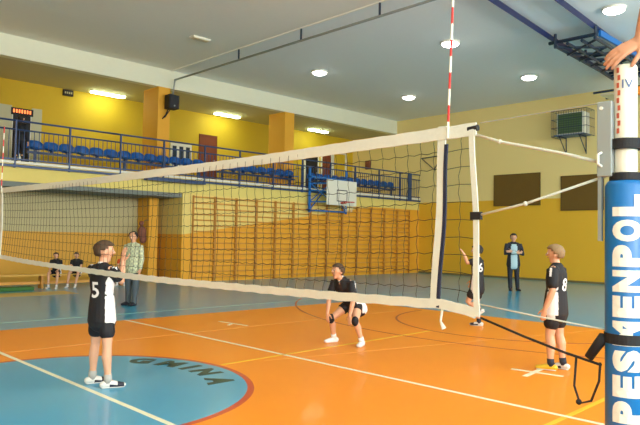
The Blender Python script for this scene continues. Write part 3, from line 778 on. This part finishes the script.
    for s_, a_, e_, w_ in (('sR', 'eR', 'wR', 1), ('sL', 'eL', 'wL', -1)):
        S_, E_, W_ = g(s_), g(a_), g(e_)
        if sleeve <= 1: limb(bm, [S_ - sh * w_ * .03 * H, S_, S_ * (1 - sleeve) + E_ * sleeve - (E_ - S_).normalized() * .02 * H], [q * H * b for q in (.042, .044, .043)])
        else: limb(bm, [S_ - sh * w_ * .03 * H, S_, S_ * .5 + E_ * .5, E_, E_ + (W_ - E_) * (sleeve - 1)], [q * H * b for q in (.044, .042, .037, .034, .027)])
    me = remeshed(bm, voxel, 2); shirt = link('jacket' if top == 'suit' else 'shirt', me, [ml, M_kitwhite if top == 'kit' else M_shirtblue], t)
    if top in ('kit', 'suit'):
        for p in me.polygons:
            c = p.center; rel = c - pel; n_ = p.normal
            if top == 'kit':
                lat = abs(n_.dot(sh))
                onarm = min((c - g('sR')).length, (c - g('sL')).length) < .075 * H and abs((c - che).dot(sh)) > .11 * H * b
                z = (c - pel).dot((che - pel).normalized())
                if lat > .80 and abs(rel.dot(sh)) < .135 * H * b and z < .24 * H and z > -.12 * H: p.material_index = 1
                if onarm and abs((c - (g('sR') if rel.dot(sh) > 0 else g('sL'))).dot(V(0, 1, 0))) < .009 * H and n_.z > .2: p.material_index = 1
            else:
                f_ = V(0, 1, 0)
                if n_.dot(f_) > .5 and abs(c.x - pel.x) < .055 * H * (1.0 if c.z < .78 * H else .75) and c.z < .81 * H: p.material_index = 1
    bm = bmesh.new(); limb(bm, [nek - V(0, 0, .012 * H), nek + V(0, 0, .006 * H)], [.041 * H, .037 * H], 16); obj('collar', bm, M_kitwhite if top in ('kit', 'suit') else ml, t, True)
    # ---- legs
    lm = {'shorts': M_kit}.get(legs, leg_m) or M_kit
    bm = bmesh.new()
    loft(bm, [(pel + (che - pel).normalized() * .02 * H, .092 * b * H, .066 * b * H, hp), (pel, .094 * b * H, .068 * b * H, hp), ((g('hR') + g('hL')) / 2 - V(0, 0, .02 * H), .094 * b * H, .07 * b * H, hp)], 20)
    for s_, a_, e_ in (('hR', 'kR', 'aR'), ('hL', 'kL', 'aL')):
        S_, E_, W_ = g(s_), g(a_), g(e_)
        if legs == 'shorts': limb(bm, [S_, S_ * .6 + E_ * .4, S_ * (1 - short) + E_ * short], [q * H * b for q in (.054, .056, .058)])
        else: limb(bm, [S_, S_ * .5 + E_ * .5, E_, E_ * .5 + W_ * .5, W_ + (E_ - W_).normalized() * .0 * H], [q * H * b for q in (.06, .052, .043, .038, .034)])
    link('shorts' if legs == 'shorts' else 'trousers', remeshed(bm, voxel, 2), lm, t)
    # ---- shoes and socks
    for k, s_ in enumerate('RL'):
        A = g('a' + s_); fd = P['t' + s_].normalized(); K = g('k' + s_); s2 = V(fd.y, -fd.x, 0).normalized() if abs(fd.z) < .95 else V(1, 0, 0)
        dn = s2.cross(fd).normalized()
        if dn.z > 0: dn = -dn
        if legs == 'shorts':
            sk = (K - A).normalized(); obj('sock', tube(bmesh.new(), [A - sk * .01 * H, A + sk * .05 * H], [.027 * H, .028 * H], 12), sock, t, True)
        base = A + dn * .022 * H
        bm = bmesh.new(); loft(bm, [(base - fd * .03 * H - dn * .004 * H, .024 * H, .024 * H, s2), (base + fd * .01 * H - dn * .008 * H, .027 * H, .029 * H, s2), (base + fd * .06 * H, .029 * H, .022 * H, s2), (base + fd * .105 * H + dn * .004 * H, .025 * H, .015 * H, s2)], 12)
        m_ = shoe if k == 0 or shoe2 is None else shoe2
        so = obj('shoe', bm, [m_, M_sole], t, True)
        if m_ is M_shoedark:
            for p in so.data.polygons:
                u_ = (p.center - base).dot(fd) / H
                if u_ < .0 or .035 < u_ < .06 or u_ > .10: p.material_index = 1
        bm = bmesh.new(); loft(bm, [(base - fd * .036 * H + dn * .016 * H, .022 * H, .006 * H, s2), (base + fd * .03 * H + dn * .016 * H, .024 * H, .006 * H, s2), (base + fd * .075 * H + dn * .016 * H, .028 * H, .006 * H, s2), (base + fd * .104 * H + dn * .016 * H, .022 * H, .006 * H, s2)], 12)
        obj('sole', bm, M_sole if m_ is not M_suit else M_suit, so, True)
        if m_ in (M_shoe, M_shoedark, M_shoeyel):
            bm = bmesh.new()
            for j in range(3): 
                c = base + fd * (.02 + .018 * j) * H - dn * (.021 - .003 * j) * H; tube(bm, [c - s2 * .015 * H, c + s2 * .015 * H], .0022 * H, 6)
            obj('laces', bm, M_sole, so)
    if number:
        tree = BVHTree.FromPolygons([v.co for v in me.vertices], [tuple(p.vertices) for p in me.polygons])
        ca, cz, sz, txt, sgn = number                              # angle round the trunk (0 = back), height, size
        nm = text_mesh(txt, sz * H, .004, .0005); bm = bmesh.new(); bm.from_mesh(nm)
        bmesh.ops.subdivide_edges(bm, edges=[e for e in bm.edges if e.calc_length() > .03], cuts=2); bmesh.ops.triangulate(bm, faces=bm.faces)
        dr = Matrix.Rotation(math.radians(ca), 3, 'Z') @ V(0, -1, 0); rt = V(-dr.y, dr.x, 0)
        for v in bm.verts:
            o_ = V(che.x, che.y, cz * H) + rt * v.co.x + V(0, 0, v.co.y) + dr * .5
            hit = tree.ray_cast(o_, -dr)
            v.co = (hit[0] if hit[0] else o_ - dr * .4) + dr * (.004 + v.co.z)
        obj('shirt_number', bm, M_kitwhite, t)
    return t
def kneepads(t, P, H):
    for k in ('kR', 'kL'):
        c = P[k] * H; bm = bmesh.new(); ball(bm, c + V(0, .006, 0) * H, .037 * H, (1, 1, 1.35), seg=14); obj('knee_pad', bm, M_navy if False else M_kit, t, True)
R_ = math.radians
def face_dir(right, away):
    """heading from a mix of 'towards picture right' and 'away from the camera side'"""
    d = Vector((.715, -.698)) * right + Vector((.698, .715)) * away
    return math.atan2(d.y, d.x) - PI / 2

# boy with number 5, arms raised at the net
person('person', 'boy in black kit with a white 5, arms raised, standing by the net at left', 'person', (3.02, 6.32, 0), face_dir(.55, .84), 1.5,
       dict(aR=V(.098, -.01, .045), aL=V(-.095, .01, .045), kR=V(.08, -.01, .28), kL=V(-.078, .015, .28),
            eR=V(.12, .06, .72), wR=V(.085, .10, .86), eL=V(-.16, .06, .73), wL=V(-.125, .12, .86), hdR=V(0, .05, 1), hdL=V(.1, .1, 1), hnR=V(0, 1, .1), hnL=V(0, 1, .1), thR=-1, thL=1, cR=.2, cL=.2, tR=V(.6, 1, 0), tL=V(.35, 1, 0)),
       shoe=M_shoedark, head=(-40, 0), hair=M_hair_br, number=(12, .66, .15, '5', 1), voxel=.007, sleeve=.72, build=.95)
# crouching boy in the middle
H = 1.48
Jc = dict(pel=V(0, -.12, .40), chest=V(0, .02, .54), neck=V(0, .10, .655), head=V(0, .165, .735), sR=V(.105, .07, .625), sL=V(-.105, .07, .625),
          eR=V(.14, .11, .46), eL=V(-.15, .10, .46), wR=V(.135, .14, .315), wL=V(-.14, .14, .315), hR=V(.055, -.11, .39), hL=V(-.055, -.11, .39),
          kR=V(.145, .06, .25), kL=V(-.145, .05, .25), aR=V(.17, -.02, .045), aL=V(-.17, -.03, .045), hdR=V(0, .05, -1), hdL=V(0, .05, -1), hnR=V(0, -1, 0), hnL=V(0, -1, 0), thR=1, thL=-1, tR=V(.3, 1, 0), tL=V(-.3, 1, 0), cR=.25, cL=.25)
bp = person('person', 'boy in black kit crouching with hands on his black knee pads in mid court', 'person', (6.93, 6.5, 0), face_dir(-.62, -.78), H, Jc, short=.36, shoe=M_shoe, sock=M_kitwhite, head=(-18, 8), hair=M_hair_br, voxel=.008, sleeve=.7)
kneepads(bp, Jc, H)
# boy behind the net end
person('person', 'boy in black kit seen behind the white net end band, one arm stretched left', 'person', (10.28, 6.36, 0), face_dir(-.85, .5), 1.5,
       dict(eR=V(.15, .02, .66), wR=V(.16, .12, .55), eL=V(-.15, .08, .78), wL=V(-.12, .13, .88), hdL=V(.2, .5, .8), hnL=V(0, .5, -.5), kR=V(.058, .02, .28), kL=V(-.05, .10, .30), aL=V(-.04, -.045, .20), tL=V(0, .8, -.6), tR=V(-.1, 1, 0)),
       shoe=M_shoedark, sock=M_sockdark, number=(-50, .72, .15, '6', 1), head=(20, 0), hair=M_hair_dk)
# boy at right
person('person', 'boy in black kit with a white side panel standing in profile near the padded post', 'person', (7.62, 3.6, 0), face_dir(-.80, .60), 1.54,
       dict(wL=V(-.15, .04, .49), eL=V(-.148, -.02, .64), aR=V(.055, -.045, .045), aL=V(-.06, .02, .045), kR=V(.055, -.01, .28), kL=V(-.058, .03, .28)),
       shoe=M_shoedark, shoe2=M_shoeyel, sock=M_sockdark, number=(-22, .68, .14, '8', 1), build=1.07, head=(12, 0), hair=M_hair_bl, voxel=.007, sleeve=.8)
# man with folded arms
person('person', 'man in dark suit with folded arms standing by the yellow wall', 'person', (18.7, 10.25, 0), face_dir(-.1, -1), 1.84,
       dict(eR=V(.155, .05, .65), wR=V(-.03, .13, .665), eL=V(-.155, .05, .64), wL=V(.05, .12, .685), hdR=V(-1, .1, 0), hdL=V(1, .1, 0), hnR=V(0, -1, 0), hnL=V(0, -1, 0), aR=V(.05, 0, .045), aL=V(-.07, .02, .045)),
       top='suit', top_m=M_suit, legs='long', leg_m=M_suit, shoe=M_suit, sleeve=1.9, hair=M_hair_dk, voxel=.012)
# man in checked shirt
person('person', 'man in pale checked shirt and grey jeans standing behind the number 5 boy', 'person', (6.95, 13.1, 0), face_dir(-.35, -.93), 1.64,
       dict(aR=V(.06, .0, .045), aL=V(-.065, .04, .045), eR=V(.15, .0, .64), wR=V(.14, .07, .53)), top='plaid', top_m=M_plaid, legs='long', leg_m=M_jeans, shoe=M_suit, sleeve=1.8, hair=M_hair_dk, bald=True, voxel=.012, head=(10, -8), build=1.08)
# seated children
def seated(x, label, topm, toplab, legm, y=18.5, hair=M_hair_dk, dx=0., yaw=0):
    h = 1.18; z = .40 / h
    J = dict(pel=V(0, .0, z + .07), chest=V(0, .03, z + .25), neck=V(0, .05, z + .35), head=V(0, .08, z + .45), sR=V(.105, .04, z + .325), sL=V(-.105, .04, z + .325),
             eR=V(.13, .10, z + .18), eL=V(-.13, .10, z + .18), wR=V(.09, .22, z + .10), wL=V(-.09, .22, z + .10), hR=V(.055, .02, z + .055), hL=V(-.055, .02, z + .055),
             kR=V(.11, .25, z + .03), kL=V(-.10, .25, z + .03), aR=V(.10 + dx, .26, .045), aL=V(-.10 + dx, .30, .045), hdR=V(-.3, 1, -.3), hdL=V(.3, 1, -.3), hnR=V(0, 0, -1), hnL=V(0, 0, -1), thR=-1, thL=1)
    return person('person', label, 'person', (x, y, 0), face_dir(.1 + yaw, -1), h, J, top=toplab, top_m=topm, legs='shorts', hair=hair, voxel=.012, shoe=M_shoe, sock=M_kitwhite, hair_long=.1)
seated(7.42, 'child in black kit seated on the bench, leftmost of the seated ones', M_kit, 'kit', M_kit)
seated(8.02, 'child in black kit leaning forward on the bench, beside the leftmost seated one', M_kit, 'kit', M_kit, dx=.05)
seated(9.5, 'child in orange top seated on the bench behind the boy with number 5', M_orangecloth, 'plain', M_kit)
# person on the gallery
person('person', 'person in dark coat standing at the gallery railing before the dark doorway', 'person', (6.55, 19.25, 3.5), face_dir(.2, .98), 1.5, None,
       top='plain', top_m=M_suit, legs='long', leg_m=M_suit, shoe=M_suit, sleeve=1.9, hair=M_hair_dk, voxel=.012)
# umpire with a hand on the post
uh = 1.76; ux, uy, uz, ur = 3.40, .60, 1.42, R_(75)
def loc_(p):                                                    # world point to the umpire's frame
    d = Vector(p) - Vector((ux, uy, uz)); c, s = math.cos(-ur), math.sin(-ur)
    return Vector((d.x * c - d.y * s, d.x * s + d.y * c, d.z)) / uh
def dir_(p):
    d = Vector(p); c, s = math.cos(-ur), math.sin(-ur); return Vector((d.x * c - d.y * s, d.x * s + d.y * c, d.z))
person('person', 'umpire in maroon top reaching one hand onto the top of the net post', 'person', (ux, uy, uz), ur, uh,
       dict(eL=loc_((2.93, .93, 2.72)), wL=loc_((2.87, .978, 2.448)), hdL=dir_((-.45, .6, -.42)), hnL=dir_((.55, .5, -.75)), thL=1, cL=.3),
       top='plain', top_m=M_maroon, legs='long', leg_m=M_jeansblue, shoe=M_suit, sleeve=.9, hair=M_hair_dk, skin=M_skin2, voxel=.0045)
